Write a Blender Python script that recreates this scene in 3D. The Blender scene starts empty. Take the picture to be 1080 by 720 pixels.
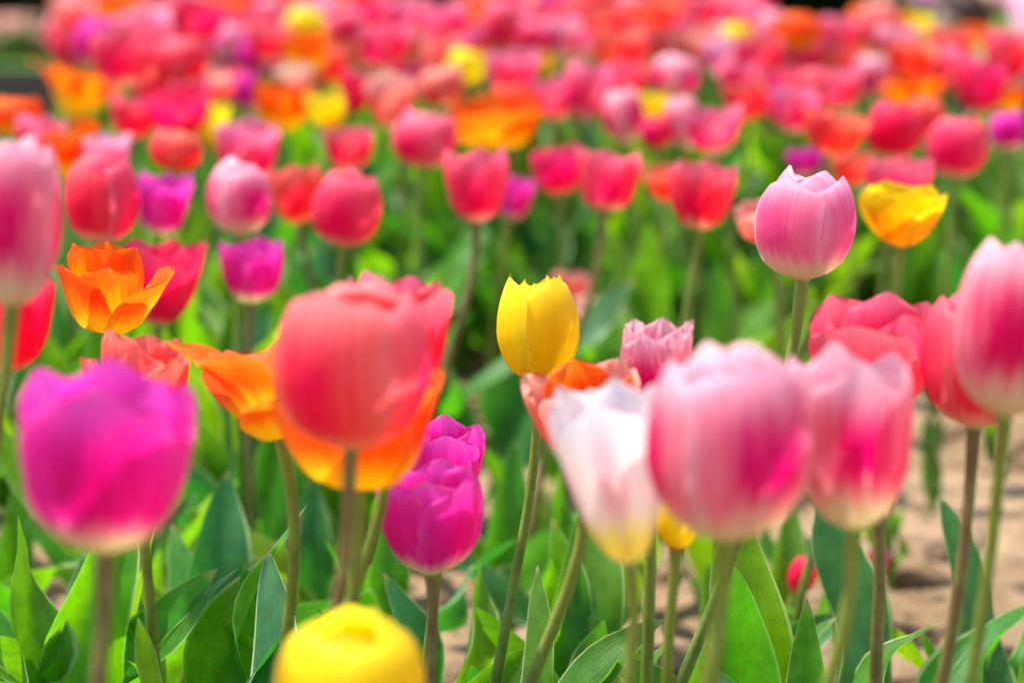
import bpy, math, random
from mathutils import Vector, Matrix, noise, Quaternion

SC = bpy.context.scene
COL = SC.collection
R = math.radians
rng = random.Random(11)

# ------------------------------------------------------------------ camera, sky, sun, exposure
F = 2550.0                      # focal length in pixels of the 1080 px wide photograph
CAM_Z = 0.60
TILT = math.atan(420.0 / F)
FOCUS = 1.34
cam = bpy.data.cameras.new('camera')
cam.sensor_width = 36.0
cam.lens = 85.0
cam.clip_start = 0.05
cam.clip_end = 600
cam.dof.use_dof = True
cam.dof.focus_distance = FOCUS
cam.dof.aperture_fstop = 5.0
cam_o = bpy.data.objects.new('camera', cam)
COL.objects.link(cam_o)
cam_o.location = (0, 0, CAM_Z)
cam_o.rotation_euler = (math.pi / 2 - TILT, 0, 0)
SC.camera = cam_o

SUN_EL, SUN_AZ = R(69), R(-74)      # azimuth from +Y (away from the camera), negative = to the left
to_sun = Vector((math.sin(SUN_AZ) * math.cos(SUN_EL), math.cos(SUN_AZ) * math.cos(SUN_EL), math.sin(SUN_EL)))
w = bpy.data.worlds.new("World")
SC.world = w
w.use_nodes = True
nt = w.node_tree
bg = nt.nodes['Background']
sky = nt.nodes.new('ShaderNodeTexSky')
sky.sky_type = 'NISHITA'
sky.sun_disc = False
sky.sun_elevation = SUN_EL
sky.sun_rotation = SUN_AZ
nt.links.new(sky.outputs[0], bg.inputs['Color'])
bg.inputs['Strength'].default_value = 0.15
sun = bpy.data.lights.new('sun', 'SUN')
sun.energy = 4.2
sun.angle = R(2.5)
sun.color = (1.0, 0.95, 0.86)
sun_o = bpy.data.objects.new('sun', sun)
COL.objects.link(sun_o)
sun_o.rotation_euler = (-to_sun).to_track_quat('-Z', 'Y').to_euler()
SC.view_settings.view_transform = 'Standard'
SC.view_settings.look = 'None'
SC.view_settings.exposure = 1.08
SC.view_settings.gamma = 1.0
SC.view_settings.use_curve_mapping = False
SC.cycles.max_bounces = 10
SC.cycles.transmission_bounces = 8
SC.cycles.diffuse_bounces = 5

FWD = Vector((0, math.cos(TILT), -math.sin(TILT)))
UP = Vector((0, math.sin(TILT), math.cos(TILT)))
def at(px, py, depth):
    return Vector((0, 0, CAM_Z)) + depth * (Vector((1, 0, 0)) * ((px - 540) / F) + UP * (-(py - 360) / F) + FWD)

# ------------------------------------------------------------------ materials
def new_mat(name):
    m = bpy.data.materials.new(name)
    m.use_nodes = True
    n = m.node_tree
    n.nodes.clear()
    return m, n
def N(n, t, **kw):
    x = n.nodes.new(t)
    for k, v in kw.items():
        setattr(x, k, v)
    return x
def setin(n, sock, v):
    if hasattr(v, 'is_output') or isinstance(v, bpy.types.NodeSocket):
        n.links.new(v, sock)
    elif isinstance(v, tuple) and len(v) == 3 and sock.type == 'RGBA':
        sock.default_value = (*v, 1)
    else:
        sock.default_value = v
def math_(n, op, a, b=0.0):
    x = N(n, 'ShaderNodeMath', operation=op)
    setin(n, x.inputs[0], a)
    setin(n, x.inputs[1], b)
    return x.outputs[0]
def smooth(n, v, a, b, to0=0.0, to1=1.0):
    x = N(n, 'ShaderNodeMapRange', interpolation_type='SMOOTHSTEP')
    setin(n, x.inputs['Value'], v)
    x.inputs['From Min'].default_value = a
    x.inputs['From Max'].default_value = b
    x.inputs['To Min'].default_value = to0
    x.inputs['To Max'].default_value = to1
    return x.outputs['Result']
def mix(n, f, a, b, blend='MIX'):
    x = N(n, 'ShaderNodeMix', data_type='RGBA', blend_type=blend)
    setin(n, x.inputs[0], f)
    setin(n, x.inputs[6], a)
    setin(n, x.inputs[7], b)
    return x.outputs[2]
def noise_tex(n, scale, vec=None, detail=3.0, rough=0.5):
    x = N(n, 'ShaderNodeTexNoise')
    x.inputs['Scale'].default_value = scale
    x.inputs['Detail'].default_value = detail
    x.inputs['Roughness'].default_value = rough
    if vec is not None:
        n.links.new(vec, x.inputs['Vector'])
    return x.outputs['Fac']

def thin_surface(n, col, trans_col, trans, rough, spec, bump=None, sheen=0.0):
    p = N(n, 'ShaderNodeBsdfPrincipled')
    setin(n, p.inputs['Base Color'], col)
    p.inputs['Roughness'].default_value = rough
    p.inputs['Specular IOR Level'].default_value = spec
    if sheen:
        p.inputs['Sheen Weight'].default_value = sheen
        p.inputs['Sheen Roughness'].default_value = 0.4
    t = N(n, 'ShaderNodeBsdfTranslucent')
    setin(n, t.inputs['Color'], trans_col)
    if bump is not None:
        n.links.new(bump, p.inputs['Normal'])
    mx = N(n, 'ShaderNodeMixShader')
    mx.inputs[0].default_value = trans
    n.links.new(p.outputs[0], mx.inputs[1])
    n.links.new(t.outputs[0], mx.inputs[2])
    o = N(n, 'ShaderNodeOutputMaterial')
    n.links.new(mx.outputs[0], o.inputs[0])

def petal_mat(name, edge, flame, tip, base, base_h=0.16, flame_w=0.55, flame_top=0.9, strength=1.0, trans=0.58):
    m, n = new_mat(name)
    base_h = base_h + .13
    uv = N(n, 'ShaderNodeUVMap')
    sep = N(n, 'ShaderNodeSeparateXYZ')
    n.links.new(uv.outputs[0], sep.inputs[0])
    u, v = sep.outputs[0], sep.outputs[1]
    oi = N(n, 'ShaderNodeObjectInfo')
    rnd = oi.outputs['Random']
    au = math_(n, 'ABSOLUTE', math_(n, 'SUBTRACT', math_(n, 'MULTIPLY', u, 2.0), 1.0))
    # streaks that run along the petal
    cmb = N(n, 'ShaderNodeCombineXYZ')
    n.links.new(math_(n, 'MULTIPLY', u, 16.0), cmb.inputs[0])
    n.links.new(math_(n, 'MULTIPLY', v, 1.4), cmb.inputs[1])
    n.links.new(math_(n, 'MULTIPLY', rnd, 40.0), cmb.inputs[2])
    st = noise_tex(n, 1.0, cmb.outputs[0], 4.0, 0.6)
    cmb2 = N(n, 'ShaderNodeCombineXYZ')
    n.links.new(math_(n, 'MULTIPLY', u, 55.0), cmb2.inputs[0])
    n.links.new(math_(n, 'MULTIPLY', v, 2.5), cmb2.inputs[1])
    fine = noise_tex(n, 1.0, cmb2.outputs[0], 2.0, 0.6)
    sj = math_(n, 'MULTIPLY', math_(n, 'SUBTRACT', st, 0.5), 0.9)
    aw = math_(n, 'ADD', au, sj)
    side = smooth(n, aw, flame_w * 0.35, flame_w * 1.25, 1.0, 0.0)
    vv = math_(n, 'ADD', v, math_(n, 'MULTIPLY', sj, 0.35))
    vert = math_(n, 'MULTIPLY', smooth(n, vv, base_h * 0.8, base_h * 1.3 + 0.05), smooth(n, vv, flame_top - 0.35, flame_top, 1.0, 0.0))
    fl = math_(n, 'MULTIPLY', math_(n, 'MULTIPLY', side, vert), strength)
    c = mix(n, fl, edge, flame)
    tp = math_(n, 'MAXIMUM', smooth(n, vv, 0.70, 1.02), math_(n, 'MULTIPLY', smooth(n, au, 0.72, 1.0), 0.75))
    c = mix(n, math_(n, 'MULTIPLY', tp, 0.85), c, tip)
    c = mix(n, smooth(n, vv, base_h * 0.65, base_h * 1.3, 1.0, 0.0), c, base)
    # individual tone of every petal
    hs = N(n, 'ShaderNodeHueSaturation')
    n.links.new(smooth(n, rnd, 0, 1, 0.492, 0.508), hs.inputs['Hue'])
    n.links.new(smooth(n, fine, 0.25, 0.75, 0.95, 1.03), hs.inputs['Value'])
    n.links.new(c, hs.inputs['Color'])
    c = hs.outputs[0]
    cmb3 = N(n, 'ShaderNodeCombineXYZ')
    n.links.new(math_(n, 'MULTIPLY', u, 5.0), cmb3.inputs[0])
    n.links.new(math_(n, 'MULTIPLY', v, 6.0), cmb3.inputs[1])
    n.links.new(math_(n, 'MULTIPLY', rnd, 90.0), cmb3.inputs[2])
    blot = noise_tex(n, 1.6, cmb3.outputs[0], 5.0, 0.65)
    c = mix(n, smooth(n, blot, .52, .78, 0.0, .14), c, tip)
    wear = math_(n, 'MULTIPLY', smooth(n, blot, .50, .62), math_(n, 'MAXIMUM', smooth(n, au, .90, 1.0), smooth(n, v, .95, 1.0)))
    c = mix(n, math_(n, 'MULTIPLY', wear, .55), c, (.55, .33, .16))
    b = N(n, 'ShaderNodeBump')
    b.inputs['Strength'].default_value = 0.22
    b.inputs['Distance'].default_value = 0.002
    n.links.new(fine, b.inputs['Height'])
    thin_surface(n, c, c, trans, 0.45, 0.22, b.outputs[0])
    return m

CREAM = (0.90, 0.80, 0.58)
YEL = (0.95, 0.62, 0.01)
PM = {
 'red':     petal_mat('red_petal', (.95, .065, .15), (.91, .0, .11), (.96, .22, .28), (.95, .60, .50), .13, .5, .85),
 'crimson': petal_mat('crimson_petal', (.91, .012, .14), (.89, .0, .12), (.93, .07, .19), (.9, .45, .4), .08),
 'hot pink': petal_mat('hot_pink_petal', (.95, .12, .25), (.90, .0, .16), (.97, .30, .42), (.95, .66, .58), .14, .5, .85),
 'pale pink': petal_mat('pale_pink_petal', (.95, .29, .40), (.84, .0, .19), (.97, .62, .69), CREAM, .22, .62, .95),
 'mauve pink': petal_mat('mauve_pink_petal', (.94, .24, .43), (.84, .06, .34), (.98, .58, .70), CREAM, .24, .5, .95, .8),
 'magenta': petal_mat('magenta_petal', (.90, .02, .46), (.76, .0, .27), (.95, .10, .57), CREAM, .17, .5, .92),
 'orange':  petal_mat('orange_petal', (.96, .14, .003), (.95, .07, .002), (.97, .22, .03), YEL, .34, .5, .9),
 'orange and yellow': petal_mat('orange_yellow_petal', (.96, .12, .003), (.97, .42, .004), (.96, .16, .01), YEL, .40, .45, .9),
 'yellow':  petal_mat('yellow_petal', (.98, .78, .01), (.98, .67, .0), (.98, .84, .04), (.97, .58, .0), .1),
 'coral pink': petal_mat('coral_pink_petal', (.96, .17, .18), (.93, .015, .14), (.97, .34, .35), (.96, .50, .40), .10),
 'golden yellow': petal_mat('golden_petal', (.98, .60, .002), (.98, .38, .0), (.98, .68, .01), (.97, .55, .0), .1),
 'coral':   petal_mat('coral_petal', (.96, .12, .075), (.95, .02, .05), (.97, .25, .18), (.96, .50, .30), .10),
 'salmon':  petal_mat('salmon_petal', (.96, .29, .23), (.94, .12, .12), (.97, .50, .42), CREAM, .12),
 'peach':   petal_mat('peach_petal', (.95, .55, .40), (.94, .36, .28), (.96, .70, .56), CREAM, .12),
 'white':   petal_mat('white_pink_petal', (.94, .82, .82), (.93, .46, .54), (.97, .93, .93), (.94, .78, .26), .22, .3, .98, .8),
}

def leaf_mat(name, col, tcol, trans=0.42, spec=0.32, soil=True):
    m, n = new_mat(name)
    uv = N(n, 'ShaderNodeUVMap')
    sep = N(n, 'ShaderNodeSeparateXYZ')
    n.links.new(uv.outputs[0], sep.inputs[0])
    u, v = sep.outputs[0], sep.outputs[1]
    rnd = N(n, 'ShaderNodeObjectInfo').outputs['Random']
    au = math_(n, 'ABSOLUTE', math_(n, 'SUBTRACT', math_(n, 'MULTIPLY', u, 2.0), 1.0))
    cmb = N(n, 'ShaderNodeCombineXYZ')
    n.links.new(math_(n, 'MULTIPLY', u, 34.0), cmb.inputs[0])
    n.links.new(math_(n, 'MULTIPLY', v, 1.5), cmb.inputs[1])
    n.links.new(math_(n, 'MULTIPLY', rnd, 30.0), cmb.inputs[2])
    vein = noise_tex(n, 1.0, cmb.outputs[0], 2.0, 0.6)
    tc = N(n, 'ShaderNodeTexCoord')
    blot = noise_tex(n, 22.0, tc.outputs['Object'], 3.0)
    hs = N(n, 'ShaderNodeHueSaturation')
    n.links.new(smooth(n, rnd, 0, 1, 0.475, 0.52), hs.inputs['Hue'])
    val = math_(n, 'MULTIPLY', smooth(n, vein, 0.3, 0.7, 0.92, 1.07), smooth(n, blot, 0.3, 0.7, 0.85, 1.15))
    n.links.new(val, hs.inputs['Value'])
    hs.inputs['Color'].default_value = (*col, 1)
    edge = math_(n, 'MAXIMUM', smooth(n, au, 0.90, .97), math_(n, 'MULTIPLY', smooth(n, v, 0.97, 1.0), 0.8))
    c = mix(n, math_(n, 'MULTIPLY', edge, 0.8), hs.outputs[0], (.50, .58, .25))
    tipw = math_(n, 'MULTIPLY', smooth(n, math_(n, 'ADD', v, math_(n, 'MULTIPLY', blot, .06)), .985, 1.02), smooth(n, rnd, .3, .6))
    c = mix(n, tipw, c, (.30, .20, .07))
    spl = noise_tex(n, 130.0, tc.outputs['Object'], 2.0)
    c = mix(n, math_(n, 'MULTIPLY', smooth(n, spl, .64, .72), smooth(n, v, .15, .75, .75 if soil else 0, .15 if soil else 0)), c, (.30, .24, .15))
    b = N(n, 'ShaderNodeBump')
    b.inputs['Strength'].default_value = 0.3
    b.inputs['Distance'].default_value = 0.003
    n.links.new(vein, b.inputs['Height'])
    hs2 = N(n, 'ShaderNodeHueSaturation')
    n.links.new(smooth(n, rnd, 0, 1, 0.48, 0.515), hs2.inputs['Hue'])
    n.links.new(val, hs2.inputs['Value'])
    hs2.inputs['Color'].default_value = (*tcol, 1)
    thin_surface(n, c, hs2.outputs[0], trans, 0.42, spec, b.outputs[0])
    return m
LM = [leaf_mat('tulip_leaf_green', (.040, .160, .010), (.15, .48, .004), .45),
      leaf_mat('tulip_leaf_bluish', (.034, .130, .034), (.08, .38, .012), .34),
      leaf_mat('tulip_leaf_yellowish', (.070, .22, .006), (.28, .60, .003), .5)]

def simple_mat(name, c1, c2, scale, rough=0.7, bump=0.0, spec=0.3, detail=5.0):
    m, n = new_mat(name)
    tc = N(n, 'ShaderNodeTexCoord')
    f = noise_tex(n, scale, tc.outputs['Object'], detail, 0.6)
    c = mix(n, smooth(n, f, .3, .7), c1, c2)
    p = N(n, 'ShaderNodeBsdfPrincipled')
    n.links.new(c, p.inputs['Base Color'])
    p.inputs['Roughness'].default_value = rough
    p.inputs['Specular IOR Level'].default_value = spec
    if bump:
        b = N(n, 'ShaderNodeBump')
        b.inputs['Strength'].default_value = bump
        b.inputs['Distance'].default_value = 0.02
        n.links.new(f, b.inputs['Height'])
        n.links.new(b.outputs[0], p.inputs['Normal'])
    o = N(n, 'ShaderNodeOutputMaterial')
    n.links.new(p.outputs[0], o.inputs[0])
    return m
def stem_mat(name, low, high):
    m, n = new_mat(name)
    uv = N(n, 'ShaderNodeUVMap')
    sep = N(n, 'ShaderNodeSeparateXYZ')
    n.links.new(uv.outputs[0], sep.inputs[0])
    tc = N(n, 'ShaderNodeTexCoord')
    f = noise_tex(n, 60, tc.outputs['Object'], 4.0, .65)
    c = mix(n, smooth(n, math_(n, 'ADD', sep.outputs[1], math_(n, 'MULTIPLY', f, .3)), .5, 1.15), low, high)
    c = mix(n, smooth(n, f, .35, .7, 0, .45), c, (.23, .26, .06))
    c = mix(n, smooth(n, f, .55, .3, 0, .35), c, (.07, .05, .015))
    p = N(n, 'ShaderNodeBsdfPrincipled')
    n.links.new(c, p.inputs['Base Color'])
    p.inputs['Roughness'].default_value = .45
    p.inputs['Subsurface Weight'].default_value = .15
    p.inputs['Subsurface Radius'].default_value = (.004, .006, .002)
    o = N(n, 'ShaderNodeOutputMaterial')
    n.links.new(p.outputs[0], o.inputs[0])
    return m
STEM = {'green': stem_mat('green_stem', (.09, .17, .008), (.20, .23, .012)),
        'brown': stem_mat('brownish_stem', (.13, .12, .02), (.19, .085, .035))}
M_RECEPT = simple_mat('flower_base', (.30, .38, .08), (.45, .45, .16), 60)
M_PISTIL = simple_mat('pistil', (.45, .52, .16), (.55, .60, .25), 80)
M_ANTHER = simple_mat('anther', (.03, .02, .03), (.08, .05, .03), 80)

# ------------------------------------------------------------------ mesh helpers
def mk(name, verts, faces, mats, parent=None, uvs=None, smooth_=True, fmat=None):
    me = bpy.data.meshes.new(name)
    me.from_pydata([tuple(v) for v in verts], [], faces)
    for m in (mats if isinstance(mats, (list, tuple)) else [mats]):
        me.materials.append(m)
    if uvs is not None:
        lay = me.uv_layers.new(name='UVMap')
        for l in me.loops:
            lay.data[l.index].uv = uvs[l.vertex_index]
    if smooth_:
        for p in me.polygons:
            p.use_smooth = True
    if fmat:
        for p, k in zip(me.polygons, fmat):
            p.material_index = k
    me.update()
    o = bpy.data.objects.new(name, me)
    COL.objects.link(o)
    if parent is not None:
        o.parent = parent
    return o
def tag(o, label=None, cat=None, group=None, kind=None):
    for k, v in (('label', label), ('category', cat), ('group', group), ('kind', kind)):
        if v:
            o[k] = v
def empty(name, loc, rz=0.0):
    o = bpy.data.objects.new(name, None)
    o.empty_display_size = 0.05
    COL.objects.link(o)
    o.location = loc
    o.rotation_euler = (0, 0, rz)
    return o
def curve(pts, x):
    """Catmull-Rom through (x, value) pairs, clamped at the ends."""
    n = len(pts)
    if x <= pts[0][0]: return pts[0][1]
    if x >= pts[-1][0]: return pts[-1][1]
    for i in range(n - 1):
        if pts[i][0] <= x <= pts[i + 1][0]:
            x0, y0 = pts[i]; x1, y1 = pts[i + 1]
            m0 = (y1 - pts[i - 1][1]) / (x1 - pts[i - 1][0]) if i else (y1 - y0) / (x1 - x0)
            m1 = (pts[i + 2][1] - y0) / (pts[i + 2][0] - x0) if i + 2 < n else (y1 - y0) / (x1 - x0)
            h = x1 - x0; t = (x - x0) / h
            return ((2*t**3 - 3*t**2 + 1) * y0 + (t**3 - 2*t**2 + t) * h * m0 + (-2*t**3 + 3*t**2) * y1 + (t**3 - t**2) * h * m1)

# ------------------------------------------------------------------ the ground
def soil_h(x, y):
    p = Vector((x, y, 0))
    h = 0.014 * noise.noise(p * 3.1) + 0.012 * noise.noise(p * 9.0 + Vector((5, 2, 0))) + 0.004 * noise.noise(p * 24)
    c = noise.noise(p * 15 + Vector((9, 1, 3)))
    h += 0.013 * max(0, c - 0.12)
    return h
def build_ground():
    M_lawn = simple_mat('lawn_grass', (.045, .125, .008), (.085, .19, .010), 6.0, .8, .4)
    g = mk('ground', [(-150, -60, 0), (150, -60, 0), (150, 240, 0), (-150, 240, 0)], [(0, 1, 2, 3)], M_lawn)
    tag(g, 'sunlit green lawn beyond the flower bed', 'lawn', kind='structure')
    M_path = simple_mat('shade_painted_path', (.010, .009, .008), (.022, .020, .018), 3.0, 1.0, .3, 0.0)  # shade over the path is put into its near-black base colour
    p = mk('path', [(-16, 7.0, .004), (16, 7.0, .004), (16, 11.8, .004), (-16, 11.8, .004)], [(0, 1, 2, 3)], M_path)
    tag(p, 'path behind the flower bed, its shade painted in dark', 'path', kind='structure')
    m, n = new_mat('dry_soil')
    tc = N(n, 'ShaderNodeTexCoord')
    f1 = noise_tex(n, 5.0, tc.outputs['Object'], 6, .65)
    f2 = noise_tex(n, 70.0, tc.outputs['Object'], 5, .7)
    c = mix(n, smooth(n, f1, .35, .68), (.19, .12, .06), (.37, .255, .15))
    c = mix(n, smooth(n, f2, .32, .62, .6, 0), c, (.14, .09, .055))
    pr = N(n, 'ShaderNodeBsdfPrincipled')
    n.links.new(c, pr.inputs['Base Color'])
    pr.inputs['Roughness'].default_value = .9
    pr.inputs['Specular IOR Level'].default_value = .15
    b = N(n, 'ShaderNodeBump'); b.inputs['Strength'].default_value = .7; b.inputs['Distance'].default_value = .006
    n.links.new(f2, b.inputs['Height']); n.links.new(b.outputs[0], pr.inputs['Normal'])
    o = N(n, 'ShaderNodeOutputMaterial'); n.links.new(pr.outputs[0], o.inputs[0])
    xs = [-2.6 + i * .02 for i in range(261)]
    ys = [.2 + i * .02 for i in range(331)]
    V, Fc = [], []
    for y in ys:
        for x in xs:
            e = min(1, (x + 2.6) / .15, (2.6 - x) / .15, (y - .2) / .15, (6.8 - y) / .15)
            V.append((x, y, .006 + (.035 + soil_h(x, y)) * max(0, e)))
    nx = len(xs)
    for j in range(len(ys) - 1):
        for i in range(nx - 1):
            a = j * nx + i
            Fc.append((a, a + 1, a + nx + 1, a + nx))
    s = mk('flower_bed_soil', V, Fc, m)
    tag(s, 'dry tan soil of the tulip bed', 'soil', kind='structure')
    # loose clods
    V, Fc = [], []
    for _ in range(2600):
        x, y = rng.uniform(-1.1, 1.1), rng.uniform(1.5, 4.2)
        r = rng.choice([.003, .004, .006, .006, .009, .009, .014, .024])* rng.uniform(.7, 1.3)
        k = len(V)
        c = Vector((x, y, .035 + soil_h(x, y) + r * .3))
        q = Quaternion((rng.random(), rng.random(), rng.random()), rng.uniform(0, 6))
        for (a, bb) in [(0, 1.0)] + [(i * 1.047, .5) for i in range(6)] + [(i * 1.047 + .5, -.4) for i in range(6)] + [(0, -1.0)]:
            rr = math.sqrt(1 - bb * bb)
            d = Vector((math.cos(a) * rr, math.sin(a) * rr, bb)) * r * rng.uniform(.7, 1.25)
            d = q @ d
            d.z *= .7
            V.append(c + d)
        for i in range(6):
            i2 = (i + 1) % 6
            Fc += [(k, k + 1 + i, k + 1 + i2), (k + 1 + i, k + 7 + i, k + 1 + i2), (k + 1 + i2, k + 7 + i, k + 7 + i2), (k + 13, k + 7 + i2, k + 7 + i)]
    cl = mk('soil_clods', V, Fc, m, smooth_=False)
    tag(cl, 'loose crumbs and clods of dry tan soil', 'soil clods', kind='stuff')
build_ground()

# ------------------------------------------------------------------ tulip parts
PROFILE = {
 'egg':    [(0, .05), (.03, .16), (.08, .27), (.2, .40), (.4, .485), (.55, .50), (.75, .47), (.9, .40), (1, .31)],
 'goblet': [(0, .05), (.03, .14), (.08, .235), (.2, .345), (.4, .44), (.6, .48), (.8, .50), (1, .485)],
 'cone':   [(0, .05), (.03, .12), (.08, .19), (.2, .28), (.4, .37), (.6, .44), (.8, .49), (1, .50)],
 'pointed': [(0, .05), (.03, .16), (.08, .27), (.2, .40), (.4, .49), (.52, .50), (.7, .475), (.88, .40), (1, .31)],
 'bowl':   [(0, .05), (.02, .16), (.07, .27), (.2, .37), (.5, .45), (.8, .49), (1, .52)],
 'flared': [(0, .05), (.04, .12), (.12, .19), (.3, .26), (.5, .32), (.7, .40), (.88, .50), (1, .62)],
}
HALF = [(0, .16), (.1, .50), (.25, .80), (.45, .98), (.6, 1.0), (.78, .96), (.88, .83), (.95, .60), (.985, .36), (1.0, .14)]
HALF_ROUND = [(0, .16), (.1, .50), (.25, .80), (.45, .98), (.6, 1.0), (.78, .98), (.88, .91), (.95, .76), (.985, .54), (1.0, .30)]
HALF_POINTED = [(0, .16), (.1, .50), (.25, .80), (.45, .98), (.6, 1.0), (.75, .95), (.86, .83), (.93, .62), (.97, .36), (1.0, .05)]
def petal_mesh(shape, inner, seed, frill=0.0, lean=0.0):
    """One petal round the +X direction of a bloom one unit wide and one unit tall, base at the origin."""
    g = random.Random(seed * 7 + (3 if inner else 0))
    prof = PROFILE[shape]
    nu, nv = 12, 18
    # arc-length table of the profile
    S = [i / 60 for i in range(61)]
    P = [(curve(prof, t), t) for t in S]
    L = [0]
    for a, b in zip(P, P[1:]):
        L.append(L[-1] + math.hypot(b[0] - a[0], b[1] - a[1]))
    def prof_at(v):
        s = v * L[-1]
        for i in range(60):
            if s <= L[i + 1]:
                t = (s - L[i]) / (L[i + 1] - L[i])
                return P[i][0] + (P[i + 1][0] - P[i][0]) * t, P[i][1] + (P[i + 1][1] - P[i][1]) * t
        return P[-1]
    wmax = {'egg': .56, 'pointed': .55, 'cone': .50, 'goblet': .52, 'bowl': .50, 'flared': .33}[shape] * (.96 if inner else 1.0)
    rs = (.85 if shape in ('pointed', 'egg') else .88) if inner else 1.0
    top = g.uniform(.95, 1.02) * (1.0 if not inner else g.uniform(.96, 1.04))
    point = g.uniform(.0, .035) if shape != 'pointed' else g.uniform(.0, .06)
    ph1, ph2 = g.uniform(0, 6), g.uniform(0, 6)
    asym = g.uniform(-.06, .06)
    curl = g.uniform(-.02, .05) * (.3 if inner else 1)
    if shape in ('pointed', 'egg'): curl = -.03 if inner else g.uniform(0, .025)
    V, UV, Fc = [], [], []
    for j in range(nv + 1):
        v = j / nv
        r, z = prof_at(v)
        hw0 = wmax * curve(HALF_POINTED if shape == 'pointed' else (HALF_ROUND if shape in ('egg', 'goblet') else HALF), v)
        for i in range(nu + 1):
            u = -1 + 2 * i / nu
            hw = hw0 * (1 + .05 * noise.noise(Vector((v * 9, seed * 3.7, 4 if u > 0 else 8))))
            ang = max(-1.25, min(1.25, hw / max(r, .10))) * u + asym * v
            rr = r * rs
            rr += .018 * (1 - min(1, abs(u) * 5)) * math.sin(math.pi * min(1, v * 1.1)) * .6      # midrib
            edge = abs(u) ** 3
            rr += edge * (.022 if not inner else -.02) * math.sin(math.pi * v)
            if v > .55:
                k = (v - .55) / .45
                rr += curl * k * k
                rr += (.012 + frill * .05) * k * math.sin(ph1 + u * (3.2 + frill * 9)) + frill * .03 * k * math.sin(ph2 + u * 17)
            zz = z * top + (point * max(0, (v - .85) / .15) ** 2 * (1 - abs(u)))
            zz += -(.065 if shape in ('egg', 'goblet') else .03) * u * u * v + .012 * v * math.sin(ph2 + u * 2.5) + frill * .05 * max(0, v - .6) * math.sin(ph1 + u * 14)
            if lean:
                # hinge the petal outwards from its base
                ca, sa = math.cos(lean), math.sin(lean)
                rr, zz = rr * ca + zz * sa, zz * ca - rr * sa * .6
            V.append((rr * math.cos(ang), rr * math.sin(ang), zz))
            UV.append(((u + 1) / 2, v))
    for j in range(nv):
        for i in range(nu):
            a = j * (nu + 1) + i
            Fc.append((a, a + 1, a + nu + 2, a + nu + 1))
    me = bpy.data.meshes.new('petal')
    me.from_pydata(V, [], Fc)
    me.materials.append(PM['red'])
    lay = me.uv_layers.new(name='UVMap')
    for l in me.loops:
        lay.data[l.index].uv = UV[l.vertex_index]
    for p in me.polygons:
        p.use_smooth = True
    return me
PETALS = {}
def get_petal(shape, inner, var, frill=0.0, lean=0.0):
    k = (shape, inner, var, round(frill, 2), round(lean, 2))
    if k not in PETALS:
        PETALS[k] = petal_mesh(shape, inner, var + 1, frill, lean)
    return PETALS[k]

def lathe(prof, n=10):
    V, Fc = [], []
    for r, z in prof:
        for i in range(n):
            a = 2 * math.pi * i / n
            V.append((r * math.cos(a), r * math.sin(a), z))
    for j in range(len(prof) - 1):
        for i in range(n):
            Fc.append((j * n + i, j * n + (i + 1) % n, (j + 1) * n + (i + 1) % n, (j + 1) * n + i))
    return V, Fc
V_, F_ = lathe([(.001, -.03), (.07, -.015), (.10, .01), (.085, .04), (.001, .05)])
RECEPT = mk('bloom', V_, F_, M_RECEPT)
V_, F_ = lathe([(.06, .03), (.07, .2), (.055, .33), (.09, .38), (.07, .41), (.001, .40)])
fm = [0] * len(F_)
for k in range(6):
    a = k * 1.047
    c, s = math.cos(a), math.sin(a)
    b0 = len(V_)
    for (r, z, t) in ((.09, .03, .012), (.15, .22, .010), (.16, .24, .026), (.185, .40, .020)):
        for q in range(4):
            aa = q * math.pi / 2
            rr, tt = r + t * math.cos(aa), t * math.sin(aa)
            V_.append((rr * c - tt * s, rr * s + tt * c, z))
    for j in range(3):
        for q in range(4):
            F_.append((b0 + j * 4 + q, b0 + j * 4 + (q + 1) % 4, b0 + j * 4 + 4 + (q + 1) % 4, b0 + j * 4 + 4 + q))
            fm.append(1 if j == 2 else 0)
PISTIL = mk('pistil', V_, F_, [M_PISTIL, M_ANTHER], fmat=fm)

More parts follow.
